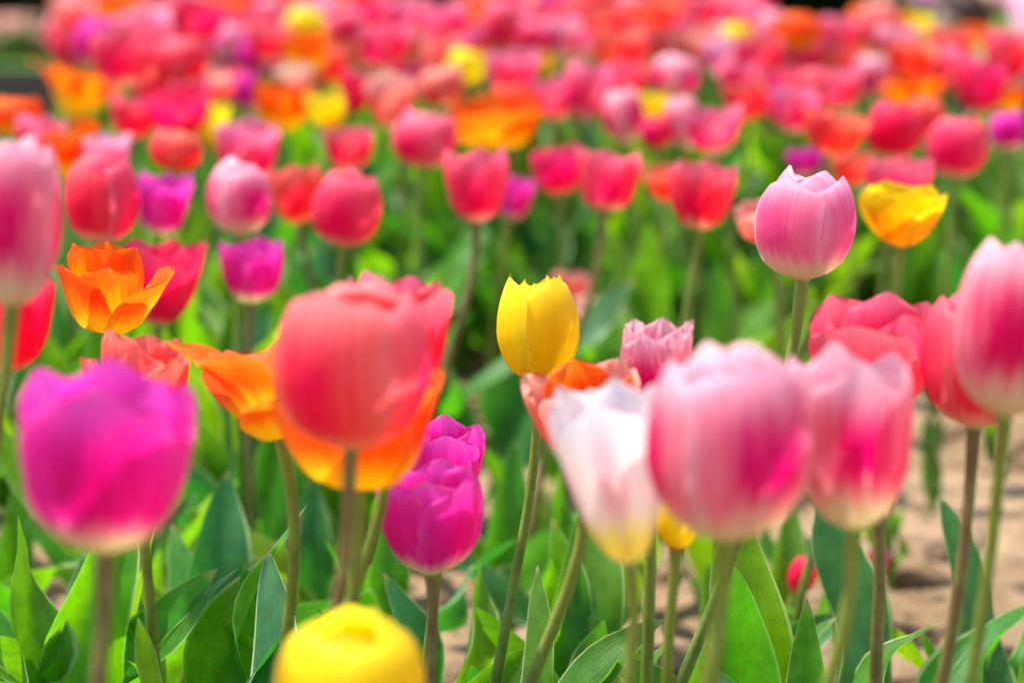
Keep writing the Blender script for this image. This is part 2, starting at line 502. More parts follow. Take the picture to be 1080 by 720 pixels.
def leaf_mesh(seed, upright=False):
    g = random.Random(seed * 13 + 5)
    nl, nu = 24, 10
    length = 1.0
    a0 = R(g.uniform(2, 12)) if upright else R(g.uniform(6, 24))
    a1 = R(g.uniform(8, 50)) if upright else R(g.uniform(30, 85))
    wid = g.uniform(.07, .11) if upright else g.uniform(.075, .12)
    twist = R(g.uniform(-75, 75)) if upright else R(g.uniform(-80, 80))
    sway = g.uniform(-.10, .10)
    ph, fr = g.uniform(0, 6), g.uniform(7, 13)
    wav = g.uniform(.05, .12)
    prof = [(0, .42), (.15, .62), (.35, .95), (.5, 1.0), (.7, .82), (.88, .45), (.97, .16), (1, .015)]
    p = Vector((.02, 0, 0))
    V, UV, Fc = [], [], []
    for j in range(nl + 1):
        t = j / nl
        a = a0 + (a1 - a0) * t ** 1.7
        tang = Vector((math.sin(a), sway * math.sin(math.pi * t) , math.cos(a))).normalized()
        if j:
            p = p + tang * (length / nl)
        side = Vector((0, 1, 0))
        side = (side - tang * side.dot(tang)).normalized()
        nrm = side.cross(tang)              # points inwards / up (towards the stem side)
        tw = twist * t ** 1.4
        side, nrm = side * math.cos(tw) + nrm * math.sin(tw), nrm * math.cos(tw) - side * math.sin(tw)
        fold = 1.15 * (1 - t) ** 1.3 + .22
        w_ = wid * curve(prof, t) * (1 + .07 * noise.noise(Vector((t * 6, seed * 2.3, 1))))
        for i in range(nu + 1):
            u = -1 + 2 * i / nu
            th = fold * u
            x = w_ * math.sin(th) / max(fold, .2) if fold > .2 else w_ * u
            y = w_ * (1 - math.cos(th)) / max(fold, .2)
            y += wav * (1 + .4 * math.sin(seed + u * 2)) * abs(u) ** 2 * math.sin(ph + t * fr + (1.3 if u > 0 else 0)) * math.sin(math.pi * min(1, t * 1.1))
            V.append(p + side * x - nrm * y * 1.0)
            UV.append(((u + 1) / 2, t))
    for j in range(nl):
        for i in range(nu):
            a = j * (nu + 1) + i
            Fc.append((a, a + 1, a + nu + 2, a + nu + 1))
    o = mk('leaf', V, Fc, LM[seed % 3], uvs=UV)
    return o
LEAVES = [leaf_mesh(k) for k in range(16)]
LEAVES_UP = [leaf_mesh(k + 40, True) for k in range(8)]

def add_leaf(root, rz, L, upright=False, wide=1.0, mat=None, idx=None):
    src = rng.choice(LEAVES_UP if upright else LEAVES) if idx is None else (LEAVES_UP if upright else LEAVES)[idx]
    c = src.copy()
    c.name = 'leaf'
    COL.objects.link(c)
    c.parent = root
    c.rotation_euler = (0, 0, rz)
    c.scale = (L * wide, L * wide, L)
    c.location = (0, 0, 0)
    c.material_slots[0].link = 'OBJECT'
    c.material_slots[0].material = LM[mat] if mat is not None else rng.choice(LM)
    return c

def stem_mesh(root, tip, tipdir, radius, mat):
    """A tapered, gently curved stem from the thing's origin to tip."""
    ns, nc = 14, 9
    L = tip.length
    p1 = Vector((0, 0, L * .45)) + Vector((rng.uniform(-.01, .01), rng.uniform(-.01, .01), 0))
    p2 = tip - tipdir * L * .35
    V, UV, Fc = [], [], []
    for j in range(ns + 1):
        t = j / ns
        b = (1 - t) ** 3 * Vector((0, 0, -.02)) + 3 * (1 - t) ** 2 * t * p1 + 3 * (1 - t) * t * t * p2 + t ** 3 * tip
        d = 3 * (1 - t) ** 2 * (p1 - Vector((0, 0, -.02))) + 6 * (1 - t) * t * (p2 - p1) + 3 * t * t * (tip - p2)
        d.normalize()
        s = d.cross(Vector((0, 1, 0))).normalized()
        q = d.cross(s)
        r = radius * (1.25 - .38 * t + .05 * noise.noise(Vector((t * 5, tip.x * 50, tip.z * 31))) + .30 * max(0, (t - .90) / .10) ** 2)
        b = b + Vector((noise.noise(Vector((t * 3, tip.x * 90, 2))), noise.noise(Vector((t * 3, tip.x * 90, 7))), 0)) * (.005 * math.sin(math.pi * t))
        for i in range(nc):
            a = 2 * math.pi * i / nc
            V.append(b + s * (r * math.cos(a)) + q * (r * math.sin(a)))
            UV.append((i / nc, t))
    for j in range(ns):
        for i in range(nc):
            Fc.append((j * nc + i, j * nc + (i + 1) % nc, (j + 1) * nc + (i + 1) % nc, (j + 1) * nc + i))
    return mk('stem', V, Fc, mat, root, uvs=UV)

A_PUPIL = 0.0167
def coc(d):
    return A_PUPIL * F * abs(1 / d - 1 / FOCUS)
def solve_depth(y, wpx):
    best = None
    for i in range(60, 800):
        d = i / 100
        W = (wpx - .12 * coc(d)) * d / F
        z = CAM_Z - (y - 360 + 420) * d / F
        if W <= .02: continue
        c = ((W - .056) / .010) ** 2 + ((z - .42) / .026) ** 2
        if best is None or c < best[0]:
            best = (c, d)
    return best[1]

TULIPS = []          # dicts: root, px, py, w, colour, ref
def tulip(px, py, wpx, hpx, colour, shape='goblet', depth=None, roll=None, pitch=None, stem_to=None, label=None, ref=None,
          frill=0.0, alt=None, leans=None, spin=None, nleaf=None, stem=None, leaf_scale=1.0, seed=0):
    state = rng.getstate()
    rng.seed(int(px * 31 + py * 17 + wpx * 5 + seed))          # every tulip keeps its own looks
    d = depth or solve_depth(py, wpx)
    bl = .12 * coc(d)
    W = max(.03, (wpx - bl)) * d / F
    H = max(.022, (hpx - bl - .08 * wpx)) * d / F
    roll = rng.uniform(-7, 7) if roll is None else roll            # degrees, positive leans to the right
    pitch = rng.uniform(-5, 7) if pitch is None else pitch         # positive leans towards the camera
    axis = Vector((math.sin(R(roll)), -math.sin(R(pitch)), 1)).normalized()
    c = at(px, py, d)
    basep = c - axis * H * .5
    if stem_to is not None:            # where the stem is seen at the lower frame edge or lower in the photo
        sx, sy = stem_to
        q = at(sx, sy, d)
        k = (basep.z) / max(.02, basep.z - q.z)
        gx = basep.x + (q.x - basep.x) * k
        gx = max(basep.x - .09, min(basep.x + .09, gx))
    else:
        gx = basep.x - axis.x * .12 + rng.uniform(-.015, .015)
    gy = basep.y - axis.y * .12 + rng.uniform(-.015, .015)
    gz = .036 + soil_h(gx, gy)
    root = empty('tulip', (gx, gy, gz))
    tip = basep - Vector((gx, gy, gz))
    sm = STEM[stem or rng.choice(['green', 'green', 'green', 'green', 'brown'])]
    stem_mesh(root, tip, axis, rng.uniform(.0027, .0033) * (1.12 if W > .06 else 1), sm)
    # the bloom
    b = RECEPT.copy(); b.name = 'bloom'; COL.objects.link(b); b.parent = root
    b.location = tip
    q = Vector((0, 0, 1)).rotation_difference(axis)
    spin = rng.uniform(0, 6.28) if spin is None else R(spin)
    b.rotation_mode = 'QUATERNION'
    b.rotation_quaternion = q @ Quaternion((0, 0, 1), spin)
    wf = 1.0 if shape != 'flared' else .85
    b.scale = (W * wf, W * wf, H)
    pi = PISTIL.copy(); pi.name = 'pistil'; COL.objects.link(pi); pi.parent = b
    var = rng.randrange(4)
    for k in range(6):
        inner = k % 2 == 1
        ln = 0.0
        if leans: ln = leans[k]
        src = get_petal(shape, inner, (var + k) % 6, frill, ln)
        p = bpy.data.objects.new('petal', src)
        COL.objects.link(p); p.parent = b
        p.rotation_euler = (rng.uniform(-.03, .03), rng.uniform(-.05, .05), k * math.pi / 3 + rng.uniform(-.08, .08))
        s = rng.uniform(.96, 1.04)
        p.scale = (1, 1, s)
        p.material_slots[0].link = 'OBJECT'
        p.material_slots[0].material = PM[alt if (alt and inner) else colour]
    n = nleaf if nleaf is not None else rng.choice([3, 4, 4, 5])
    if d < 2.9:
        n, leaf_scale = (2, .55) if px > 430 and d > 1.2 else (min(n, 3), .85)
    a = rng.uniform(0, 6.28)
    for k in range(n):
        add_leaf(root, a + k * 2.3 + rng.uniform(-.4, .4), rng.uniform(.17, .28) * leaf_scale, upright=(rng.random() < .35), wide=rng.uniform(.85, 1.15), mat=rng.choice([0, 2, 2, 0, 0, 1]))
    tag(root, label, 'tulip', 'tulips in the flower bed')
    TULIPS.append(dict(root=root, px=px, py=py, w=wpx, c=colour, ref=ref, d=d, label=label))
    rng.setstate(state)
    rng.random()
    return root

# ------------------------------------------------------------------ foreground tulips, one by one
OPEN = [.0, .10, .35, .05, .2, .0]
T = tulip
T(18, 238, 98, 182, 'pale pink', 'egg', 0.975, 6, 3, (-60, 620), 'tall pale pink closed tulip cut by the frame edge, overlapping a crimson bloom', 'tall pale pink tulip at the frame edge', stem='green', spin=20)
T(4, 338, 104, 122, 'crimson', 'goblet', 1.101, 4, 0, (-40, 720), 'crimson tulip half hidden under the tall pale pink one at the frame edge', 'crimson tulip at the frame edge', stem='brown')
T(110, 490, 182, 202, 'magenta', 'goblet', 0.9, 1, 0, (92, 720), 'big blurred magenta tulip with a cream base on a thick brown stem', 'big magenta tulip', stem='brown', spin=32, seed=7)
T(146, 412, 92, 112, 'coral', 'goblet', 1.202, 2, 8, (150, 700), 'coral red tulip with curled open tips peeking out behind the big magenta one', 'coral tulip behind the big magenta one', leans=[.12, 0, .1, .05, .15, 0], frill=.35)
T(112, 307, 92, 92, 'orange and yellow', 'bowl', 1.406, 3, 12, (105, 420), 'wide open orange tulip with yellow base, one petal folded out over a crimson bloom', 'open orange and yellow tulip', leans=[.0, .0, .0, 0, .28, 0], spin=100)
T(170, 297, 76, 98, 'crimson', 'goblet', 1.802, 6, 4, None, 'crimson pink open tulip directly behind the open orange one', 'crimson pink tulip behind the open orange one', leans=[.1, 0, .1, 0, .15, 0])
T(265, 287, 69, 72, 'magenta', 'goblet', 1.934, 2, 0, None, 'small square magenta tulip standing above the orange petals on bare green', 'square magenta tulip', leans=[0]*6)
T(252, 210, 69, 82, 'pale pink', 'egg', 2.0, 2, 0, None, 'pale pink egg shaped tulip with a violet side, above the square magenta one', 'pale violet pink egg tulip')
T(171, 216, 60, 70, 'magenta', 'bowl', 2.15, 8, 4, None, 'magenta tulip with a cream base beside the tall red bloom', 'magenta tulip beside the tall red one')
T(107, 211, 77, 100, 'red', 'egg', 1.802, -2, 0, None, 'tall red tulip with pink streaks left of a magenta tulip', 'tall red tulip')
T(108, 168, 60, 62, 'mauve pink', 'bowl', 2.5, 0, 0, None, 'lilac pink tulip showing only its top above the tall red bloom')
T(365, 221, 72, 86, 'red', 'egg', 2.0, 6, 0, None, 'red tulip leaning over beside a coral one, above the large coral bloom', 'leaning red tulip')
T(313, 206, 56, 66, 'coral', 'goblet', 2.25, -8, 0, None, 'coral tulip tucked behind the leaning red one')
T(259, 160, 70, 68, 'hot pink', 'bowl', 2.35, 0, 4, None, 'rosy pink open tulip behind the pale violet pink egg shaped bloom')
T(369, 157, 54, 50, 'red', 'goblet', 2.6, 0, 0, None, 'small red tulip alone on green behind the leaning red one', 'small lone red tulip')
T(447, 148, 68, 65, 'hot pink', 'egg', 2.4, 4, 0, None, 'round hot pink tulip below the peach topped bloom, clear of its neighbours', 'round hot pink tulip')
T(503, 196, 68, 84, 'red', 'goblet', 2.05, 0, 0, (485, 300), 'red tulip with cream base touching a small magenta bloom', 'red tulip with cream base', stem='brown', spin=30)
T(541, 210, 40, 52, 'magenta', 'goblet', 2.6, 10, 0, None, 'small magenta tulip half hidden behind the red one with cream base')
T(588, 180, 57, 56, 'crimson', 'goblet', 2.5, -3, 0, None, 'crimson tulip at the left shoulder of a heart shaped red one')
T(640, 190, 68, 70, 'red', 'bowl', 2.15, 5, 0, (625, 290), 'heart shaped red tulip on a brown stem behind the yellow tulip', 'heart shaped red tulip', stem='brown')
T(707, 192, 44, 44, 'coral', 'bowl', 2.45, -14, 0, None, 'orange coral tulip showing one petal behind a red bloom', leans=[.2, .1, .2, 0, .2, .1])
T(740, 207, 72, 78, 'red', 'goblet', 2.0, 4, 0, (725, 330), 'red tulip with a dark flame and cream foot on a straight stem', 'red tulip on a straight stem', stem='green')
T(808, 233, 62, 48, 'salmon', 'bowl', 1.934, -10, 6, None, 'salmon tulip half hidden behind the sharp pink and cream tulip')
T(850, 238, 102, 122, 'mauve pink', 'egg', 1.29, 3, 0, (822, 372), 'sharp pink tulip with a cream base standing above the blurred big pink ones', 'sharp pink and cream tulip', stem='green', spin=104)
T(948, 192, 68, 58, 'red', 'goblet', 2.1, 0, 0, None, 'red tulip rising behind the golden yellow cup', 'red tulip behind the golden yellow cup')
T(952, 228, 84, 72, 'golden yellow', 'cone', 1.736, 0, 4, (940, 320), 'golden yellow cup shaped tulip with side petals spread, below a red one', 'golden yellow cup tulip', leans=[.0, .0, .1, .0, .1, 0], stem='green')
T(848, 172, 40, 36, 'magenta', 'goblet', 2.7, 0, 0, None, 'small dusky magenta tulip peeping over the sharp pink and cream one')
T(899, 178, 46, 40, 'coral', 'goblet', 2.8, 0, 0, None, 'small dull coral tulip left of the red one behind the yellow cup')
T(943, 138, 60, 62, 'crimson', 'egg', 2.45, 2, 0, None, 'deep crimson egg shaped tulip below the open orange and yellow one', 'deep crimson egg tulip')
T(1010, 156, 66, 70, 'red', 'egg', 2.3, 3, 0, None, 'rounded red tulip right of the deep crimson one', 'rounded red tulip')
T(1061, 138, 40, 44, 'magenta', 'egg', 2.6, 0, 0, None, 'small magenta tulip at the frame edge right of the rounded red one')
T(922, 380, 128, 128, 'red', 'goblet', 1.164, -4, 6, None, 'wide rose red tulip with scalloped rim behind the twin big pink blooms', 'wide rose red tulip', spin=10)
T(1032, 380, 118, 152, 'red', 'egg', 1.101, 2, 0, (1003, 720), 'red tulip half covered by a pale pink bloom, on a brown stem', 'red tulip half covered by pale pink', stem='brown', spin=50)
T(1066, 349, 122, 192, 'pale pink', 'egg', 0.988, 2, 2, (1043, 720), 'tall pale pink tulip in front of a red one at the frame edge', 'tall pale pink tulip before the red one', stem='green', spin=15)
T(768, 468, 168, 220, 'pale pink', 'egg', 0.925, 0, 2, (748, 720), 'largest pale pink tulip, blurred, with one deep pink flame', 'largest pale pink tulip', stem='green', spin=62)
T(898, 468, 132, 196, 'pale pink', 'goblet', 0.988, -3, 3, (858, 720), 'blurred pink tulip with white base touching the largest pale pink one', 'pink tulip with white base', stem='green', spin=32)
T(651, 502, 124, 202, 'white', 'cone', 0.982, -9, 2, (628, 720), 'white tulip with faint pink streaks and a yellow base, leaning to one side', 'white tulip with yellow base', stem='green', spin=20)
T(618, 436, 104, 106, 'salmon', 'goblet', 1.164, -3, 6, (575, 580), 'frilly salmon orange tulip half hidden behind the white one', 'frilly salmon tulip', alt='orange', frill=.6, leans=[.05, 0, .08, 0, .05, 0])
T(692, 395, 72, 116, 'pale pink', 'goblet', 1.202, 0, 2, None, 'frilled pink tulip between the white and the largest pale pink one', 'frilled pink tulip', frill=.6)
T(568, 347, 85, 118, 'yellow', 'pointed', 1.34, 0, 0, (528, 720), 'sharp bright yellow tulip with pointed tips on a long thin green stem', 'sharp yellow tulip', stem='green', spin=75, nleaf=3)
T(372, 388, 158, 184, 'coral pink', 'egg', 0.963, 2, 2, (332, 680), 'large blurred coral red tulip in front of orange petals', 'large coral tulip', stem='brown', spin=-5)
T(418, 358, 110, 140, 'red', 'goblet', 1.089, 3, 4, (358, 700), 'rose pink tulip with a rolled rim behind the large coral one', 'rose pink tulip behind the large coral one', frill=.0)
T(282, 398, 140, 138, 'orange', 'flared', 1.164, -12, 2, (282, 640), 'ragged open orange tulip with loose petals thrown out to one side', 'ragged open orange tulip', frill=.3, leans=[.3, .5, .1, .2, .7, .5], spin=60, stem='green')
T(380, 448, 150, 142, 'orange', 'bowl', 1.045, 2, 4, (366, 680), 'orange tulip with a yellow base underneath the large coral one', 'orange tulip with yellow base', stem='green', spin=15, leans=[.05, 0, .15, .1, .2, .1])
T(453, 550, 118, 122, 'magenta', 'goblet', 1.19, -2, 2, (440, 720), 'bright magenta tulip with cream foot in front of a second magenta one', 'bright magenta tulip with cream foot', stem='brown', spin=85)
T(470, 490, 80, 92, 'magenta', 'goblet', 1.36, 4, 0, None, 'second magenta tulip showing its rim behind the bright one with cream foot', 'second magenta tulip')
T(367, 722, 156, 156, 'yellow', 'egg', 0.913, 0, 0, None, 'blurred yellow tulip cut off by the lower frame edge', 'yellow tulip at the lower frame edge', stem='green')
T(926, 590, 24, 32, 'hot pink', 'egg', 1.934, 10, 0, None, 'tiny short stemmed pink bud close to the soil behind the broad leaf', nleaf=2, leaf_scale=.5)
T(846, 606, 30, 44, 'crimson', 'egg', 1.802, 20, 0, None, 'short red tulip bud leaning low among the leaves under the big pink blooms', nleaf=2, leaf_scale=.5)
T(604, 300, 36, 36, 'salmon', 'goblet', 2.5, 0, 0, None, 'low wilted salmon tulip just behind the sharp yellow one', leans=OPEN)
T(626, 327, 40, 26, 'peach', 'bowl', 2.4, 12, 12, None, 'low drooping peach tulip beneath the wilted salmon one', leans=OPEN)
T(716, 549, 50, 66, 'yellow', 'goblet', 1.12, 4, 0, None, 'yellow tulip hidden behind the white and the largest pale pink one, only its foot showing')
N_FRONT = len(TULIPS)

# ------------------------------------------------------------------ the blurred rows behind, still one by one
BACK = [
 (130, 62, 62, 64, 'red', 'egg'), (82, 95, 76, 60, 'orange and yellow', 'flared'), (190, 66, 54, 52, 'red', 'egg'), (140, 124, 46, 48, 'red', 'goblet'),
 (189, 116, 52, 60, 'crimson', 'goblet'), (186, 160, 52, 46, 'coral', 'egg'), (223, 132, 30, 52, 'yellow', 'egg'), (14, 122, 48, 42, 'orange', 'egg'),
 (38, 144, 46, 46, 'hot pink', 'goblet'), (67, 162, 38, 56, 'orange', 'goblet'), (90, 138, 24, 28, 'orange and yellow', 'egg'), (206, 22, 52, 48, 'crimson', 'goblet'),
 (146, 28, 46, 40, 'hot pink', 'egg'), (122, 12, 40, 34, 'orange and yellow', 'bowl'), (76, 18, 46, 46, 'salmon', 'bowl'), (241, 46, 38, 46, 'mauve pink', 'egg'),
 (236, 12, 38, 34, 'orange', 'goblet'), (168, 20, 40, 38, 'salmon', 'goblet'), (285, 46, 46, 44, 'red', 'goblet'), (322, 55, 48, 46, 'orange and yellow', 'bowl'),
 (346, 68, 40, 46, 'coral', 'goblet'), (363, 44, 34, 34, 'pale pink', 'egg'), (373, 98, 36, 50, 'crimson', 'goblet'), (405, 48, 52, 52, 'red', 'bowl'),
 (412, 108, 50, 60, 'salmon', 'goblet'), (432, 20, 42, 42, 'hot pink', 'egg'), (452, 52, 40, 50, 'salmon', 'goblet'), (345, 116, 38, 44, 'yellow', 'egg'),
 (297, 112, 56, 52, 'orange and yellow', 'bowl'), (312, 86, 40, 36, 'peach', 'egg'), (260, 98, 28, 44, 'magenta', 'egg'), (330, 12, 38, 38, 'mauve pink', 'egg'),
 (352, 10, 38, 34, 'salmon', 'goblet'), (302, 6, 34, 30, 'orange', 'goblet'), (242, 88, 34, 34, 'coral', 'bowl'), (492, 72, 36, 42, 'yellow', 'egg'),
 (523, 130, 88, 58, 'orange and yellow', 'bowl'), (466, 92, 44, 46, 'salmon', 'egg'), (539, 78, 52, 54, 'hot pink', 'goblet'), (573, 64, 26, 32, 'yellow', 'goblet'),
 (604, 56, 26, 28, 'orange and yellow', 'egg'), (586, 104, 44, 48, 'hot pink', 'egg'), (620, 97, 50, 64, 'hot pink', 'goblet'), (657, 124, 42, 60, 'pale pink', 'egg'),
 (494, 12, 38, 30, 'orange', 'goblet'), (472, 26, 48, 42, 'hot pink', 'bowl'), (494, 44, 36, 34, 'magenta', 'goblet'), (546, 24, 42, 44, 'hot pink', 'egg'),
 (576, 22, 40, 46, 'red', 'goblet'), (602, 16, 34, 36, 'orange and yellow', 'egg'), (640, 22, 46, 44, 'coral', 'goblet'), (655, 54, 52, 52, 'coral', 'bowl'),
 (626, 48, 36, 36, 'red', 'goblet'), (690, 14, 46, 42, 'coral', 'goblet'), (742, 12, 42, 40, 'hot pink', 'egg'), (785, 16, 44, 42, 'hot pink', 'goblet'),
 (748, 38, 32, 38, 'white', 'egg'), (720, 34, 38, 36, 'hot pink', 'goblet'), (766, 62, 42, 44, 'mauve pink', 'egg'), (678, 56, 28, 34, 'orange and yellow', 'egg'),
 (711, 82, 50, 50, 'pale pink', 'egg'), (688, 113, 32, 32, 'yellow', 'egg'), (692, 140, 32, 34, 'crimson', 'egg'), (720, 130, 40, 58, 'pale pink', 'egg'),
 (751, 137, 50, 54, 'hot pink', 'egg'), (787, 106, 42, 46, 'coral', 'egg'), (838, 115, 48, 52, 'hot pink', 'egg'), (800, 60, 48, 48, 'red', 'egg'),
 (842, 34, 52, 44, 'orange', 'egg'), (850, 62, 46, 44, 'hot pink', 'goblet'), (826, 88, 42, 40, 'red', 'goblet'), (811, 102, 34, 44, 'crimson', 'goblet'),
 (886, 38, 42, 46, 'hot pink', 'egg'), (915, 42, 34, 34, 'orange and yellow', 'egg'), (942, 46, 40, 38, 'pale pink', 'goblet'), (919, 82, 36, 52, 'pale pink', 'egg'),
 (960, 62, 50, 42, 'coral', 'bowl'), (984, 66, 38, 40, 'red', 'egg'), (966, 104, 66, 58, 'orange and yellow', 'flared'), (886, 94, 42, 48, 'hot pink', 'egg'),
 (878, 139, 56, 52, 'coral', 'egg'), (1010, 76, 46, 50, 'hot pink', 'goblet'), (1035, 92, 48, 58, 'crimson', 'egg'), (1062, 62, 48, 60, 'red', 'goblet'),
 (1000, 46, 42, 36, 'coral', 'goblet'), (1028, 38, 34, 28, 'orange', 'goblet'), (1066, 106, 34, 34, 'orange and yellow', 'egg'), (262, 24, 36, 34, 'red', 'egg'),
 (384, 18, 40, 36, 'crimson', 'bowl'), (520, 48, 40, 40, 'hot pink', 'egg'), (706, 56, 36, 36, 'coral', 'egg'), (830, 60, 40, 40, 'red', 'egg'), (900, 66, 36, 36, 'coral', 'egg'),
 (540, 106, 40, 42, 'coral', 'egg'), (430, 84, 40, 44, 'red', 'egg'), (165, 92, 44, 46, 'coral', 'egg'), (216, 92, 40, 44, 'salmon', 'egg'),
 (780, 84, 42, 42, 'hot pink', 'egg'), (660, 86, 44, 44, 'red', 'egg'), (564, 40, 40, 42, 'hot pink', 'egg'), (860, 96, 44, 46, 'red', 'egg'), (976, 124, 40, 42, 'coral', 'egg'),
]
for (x, y, w_, h_, c, s) in BACK:
    lean = [rng.uniform(0, .3) for _ in range(6)] if s == 'flared' else ([rng.choice([0, 0, .1, .2]) for _ in range(6)] if rng.random() < .6 else None)
    if s == 'egg' and rng.random() < .5: s = 'goblet'
    tulip(x, y, w_ * 1.07, h_ * 1.06, c, s, {82: 3.3, 523: 2.9, 966: 3.2, 297: 3.1}.get(x), roll=rng.gauss(0, 8), leans=[round(v, 1) for v in lean] if lean else None, nleaf=rng.choice([5, 6]), leaf_scale=1.35)
# more of the same farther back, where only their tops show
pool = ['red', 'hot pink', 'coral', 'hot pink', 'red', 'hot pink', 'pale pink', 'crimson', 'salmon', 'pale pink', 'orange', 'orange and yellow', 'yellow', 'magenta', 'mauve pink']
placed = [(t['px'], t['py']) for t in TULIPS]
tries = 0
n_fill = 0
while n_fill < 100 and tries < 12000:
    tries += 1
    d = rng.uniform(3.6, 6.3)
    z = rng.uniform(.40, .47)
    py = -60 + (CAM_Z - z) * F / d
    px = rng.uniform(60, 1080)
    if px > 800 and d > 5.2: continue
    if any(abs(px - a) < 14 and abs(py - b) < 11 for a, b in placed): continue
    if py > 60 or (px > 965 and py < 60) or (805 < px < 985 and py < 26) or (435 < px < 505 and py < 22): continue
    placed.append((px, py))
    wpx = rng.uniform(.056, .068) * F / d
    tulip(px, py, wpx + .12 * coc(d), wpx * rng.uniform(1.05, 1.3) + .12 * coc(d), rng.choice(pool), rng.choice(['egg', 'goblet', 'egg']), d, nleaf=3)
    n_fill += 1

# ------------------------------------------------------------------ leafy plants that carry no bloom
PLANTS = []
def leaf_plant(px, py, d, leaves, label=None):
    """px, py: where the tallest leaf tip is seen; the plant stands on the soil below it."""
    d *= .91
    tip = at(px, py, d)
    gz = .036 + soil_h(tip.x, tip.y)
    root = empty('leafy_plant', (tip.x, tip.y, gz))
    Hh = max(.08, tip.z - gz)
    for (rz, s, up, wd, mt) in leaves:
        add_leaf(root, R(rz), Hh * s, up, (.84 * wd if wd < 1.9 else 1.75), mt)
    tag(root, label, 'plant', 'leafy plants without bloom')
    PLANTS.append(dict(root=root, px=px, py=py, label=label))
    return root
U = True
leaf_plant(945, 556, 1.62, [(105, 1.06, U, 2.0, 1), (35, .85, False, 1.5, 0), (-70, .8, False, 1.1, 2)], 'broad bluish pointed leaf standing sharp below the blurred pink tulip with white base')
leaf_plant(1062, 545, 1.72, [(120, 1.05, U, 1.4, 1), (60, .9, False, 1.3, 0), (-80, .95, False, 1.2, 0), (190, .8, False, 1.2, 2)], 'clump of green leaves at the frame edge beside the brown stem of the red tulip')
leaf_plant(806, 556, 1.50, [(95, 1.06, U, 1.5, 2), (-120, 1.0, U, 1.1, 0), (0, .9, False, 1.2, 0), (180, .8, False, 1.3, 1)], 'bright upright leaves directly under the largest pale pink tulip')
leaf_plant(576, 600, 1.48, [(90, 1.04, U, .9, 0), (-30, .9, U, 1.0, 0), (200, 1.0, False, 1.2, 1)], 'narrow pointed leaf beside the stem foot of the sharp yellow tulip')
leaf_plant(612, 572, 1.62, [(75, 1.15, False, 1.5, 0), (110, 1.05, U, 1.4, 2), (-70, .9, False, 1.2, 1), (190, .9, False, 1.2, 0)], 'folded broad leaves under the leaning white tulip')
leaf_plant(28, 530, 1.50, [(60, 1.05, U, 1.15, 2), (120, .95, U, 1.1, 0), (30, .95, False, 1.2, 0), (-100, .9, False, 1.3, 1), (170, .8, False, 1.3, 0)], 'pale edged green leaves at the frame edge beneath the big magenta tulip')
leaf_plant(160, 580, 1.52, [(35, 1.15, False, 1.4, 0), (-100, .9, False, 1.3, 0), (120, .9, U, 1.3, 2), (200, .8, False, 1.3, 1)], 'long slanting green leaf beside the thick brown stem of the big magenta tulip')
leaf_plant(215, 520, 1.80, [(80, 1.05, U, 1.5, 1), (-30, .95, False, 1.4, 1), (180, .9, False, 1.3, 0), (110, .9, U, 1.3, 0)], 'shaded dark leaf clump between the big magenta and the large coral tulip')
leaf_plant(258, 598, 1.52, [(90, 1.0, U, .9, 0), (0, .9, U, 1.0, 0), (-120, 1.0, False, 1.1, 2)], 'slim upright leaves beside the thin stem of the ragged orange tulip')
leaf_plant(308, 575, 1.42, [(100, 1.0, U, 1.2, 1), (-60, .9, U, 1.2, 0)], 'dull green upright leaf between two stems above the blurred yellow bloom')
leaf_plant(485, 600, 1.62, [(30, 1.05, False, 1.4, 0), (150, 1.0, False, 1.2, 1), (-90, .85, False, 1.3, 1), (85, 1.0, U, 1.2, 0)], 'curled leaves next to the stem of the bright magenta tulip with cream foot')
leaf_plant(470, 650, 1.42, [(20, 1.15, False, 1.2, 0), (-170, 1.0, False, 1.0, 0)], 'low arching leaf in front of the sharp yellow tulip stem')
leaf_plant(690, 625, 1.62, [(10, 1.1, False, 1.2, 0), (160, 1.0, False, 1.3, 2), (-70, 1.0, False, 1.1, 1)], 'low leaf tuft on the soil between the white and the largest pale pink stem')
leaf_plant(860, 640, 1.45, [(170, 1.1, False, 1.0, 0), (80, 1.0, U, 1.1, 0)], 'dark twisted low leaves crossing the stem of the blurred pink tulip')
leaf_plant(1010, 640, 1.75, [(30, 1.0, False, 1.2, 2), (190, .9, U, 1.1, 0)], 'small leaf tuft between the broad bluish leaf and the brown stem')
leaf_plant(530, 480, 2.10, [(75, 1.05, U, 1.3, 0), (-60, 1.0, False, 1.3, 1), (180, 1.0, False, 1.4, 2), (20, .9, False, 1.3, 0)], 'leaf clump half blurred behind the sharp yellow tulip stem')
leaf_plant(75, 590, 1.72, [(90, 1.0, U, 1.3, 1), (20, 1.0, False, 1.3, 0), (-120, 1.0, False, 1.3, 1)], 'rounded low leaves behind the foot of the thick brown stem')
leaf_plant(400, 535, 1.85, [(80, 1.0, U, 1.3, 0), (20, 1.0, False, 1.3, 1), (-120, 1.0, False, 1.2, 0), (180, .9, False, 1.3, 0)], 'leaf clump between the orange tulip stem and the bright magenta bloom')
leaf_plant(585, 500, 2.00, [(90, 1.0, U, 1.2, 2), (10, 1.1, False, 1.3, 0), (-150, .9, False, 1.3, 1)], 'fresh green leaves showing below the frilly salmon tulip')
leaf_plant(335, 505, 2.05, [(90, 1.0, U, 1.4, 1), (0, 1.0, False, 1.3, 0), (180, 1.0, False, 1.3, 2)], 'leaves in the gap between the two orange tulip stems')
leaf_plant(130, 500, 2.10, [(100, 1.0, U, 1.3, 0), (-20, 1.0, False, 1.3, 1), (170, 1.0, False, 1.4, 0), (60, .9, U, 1.2, 2)], 'tall leaf clump right behind the big magenta tulip')
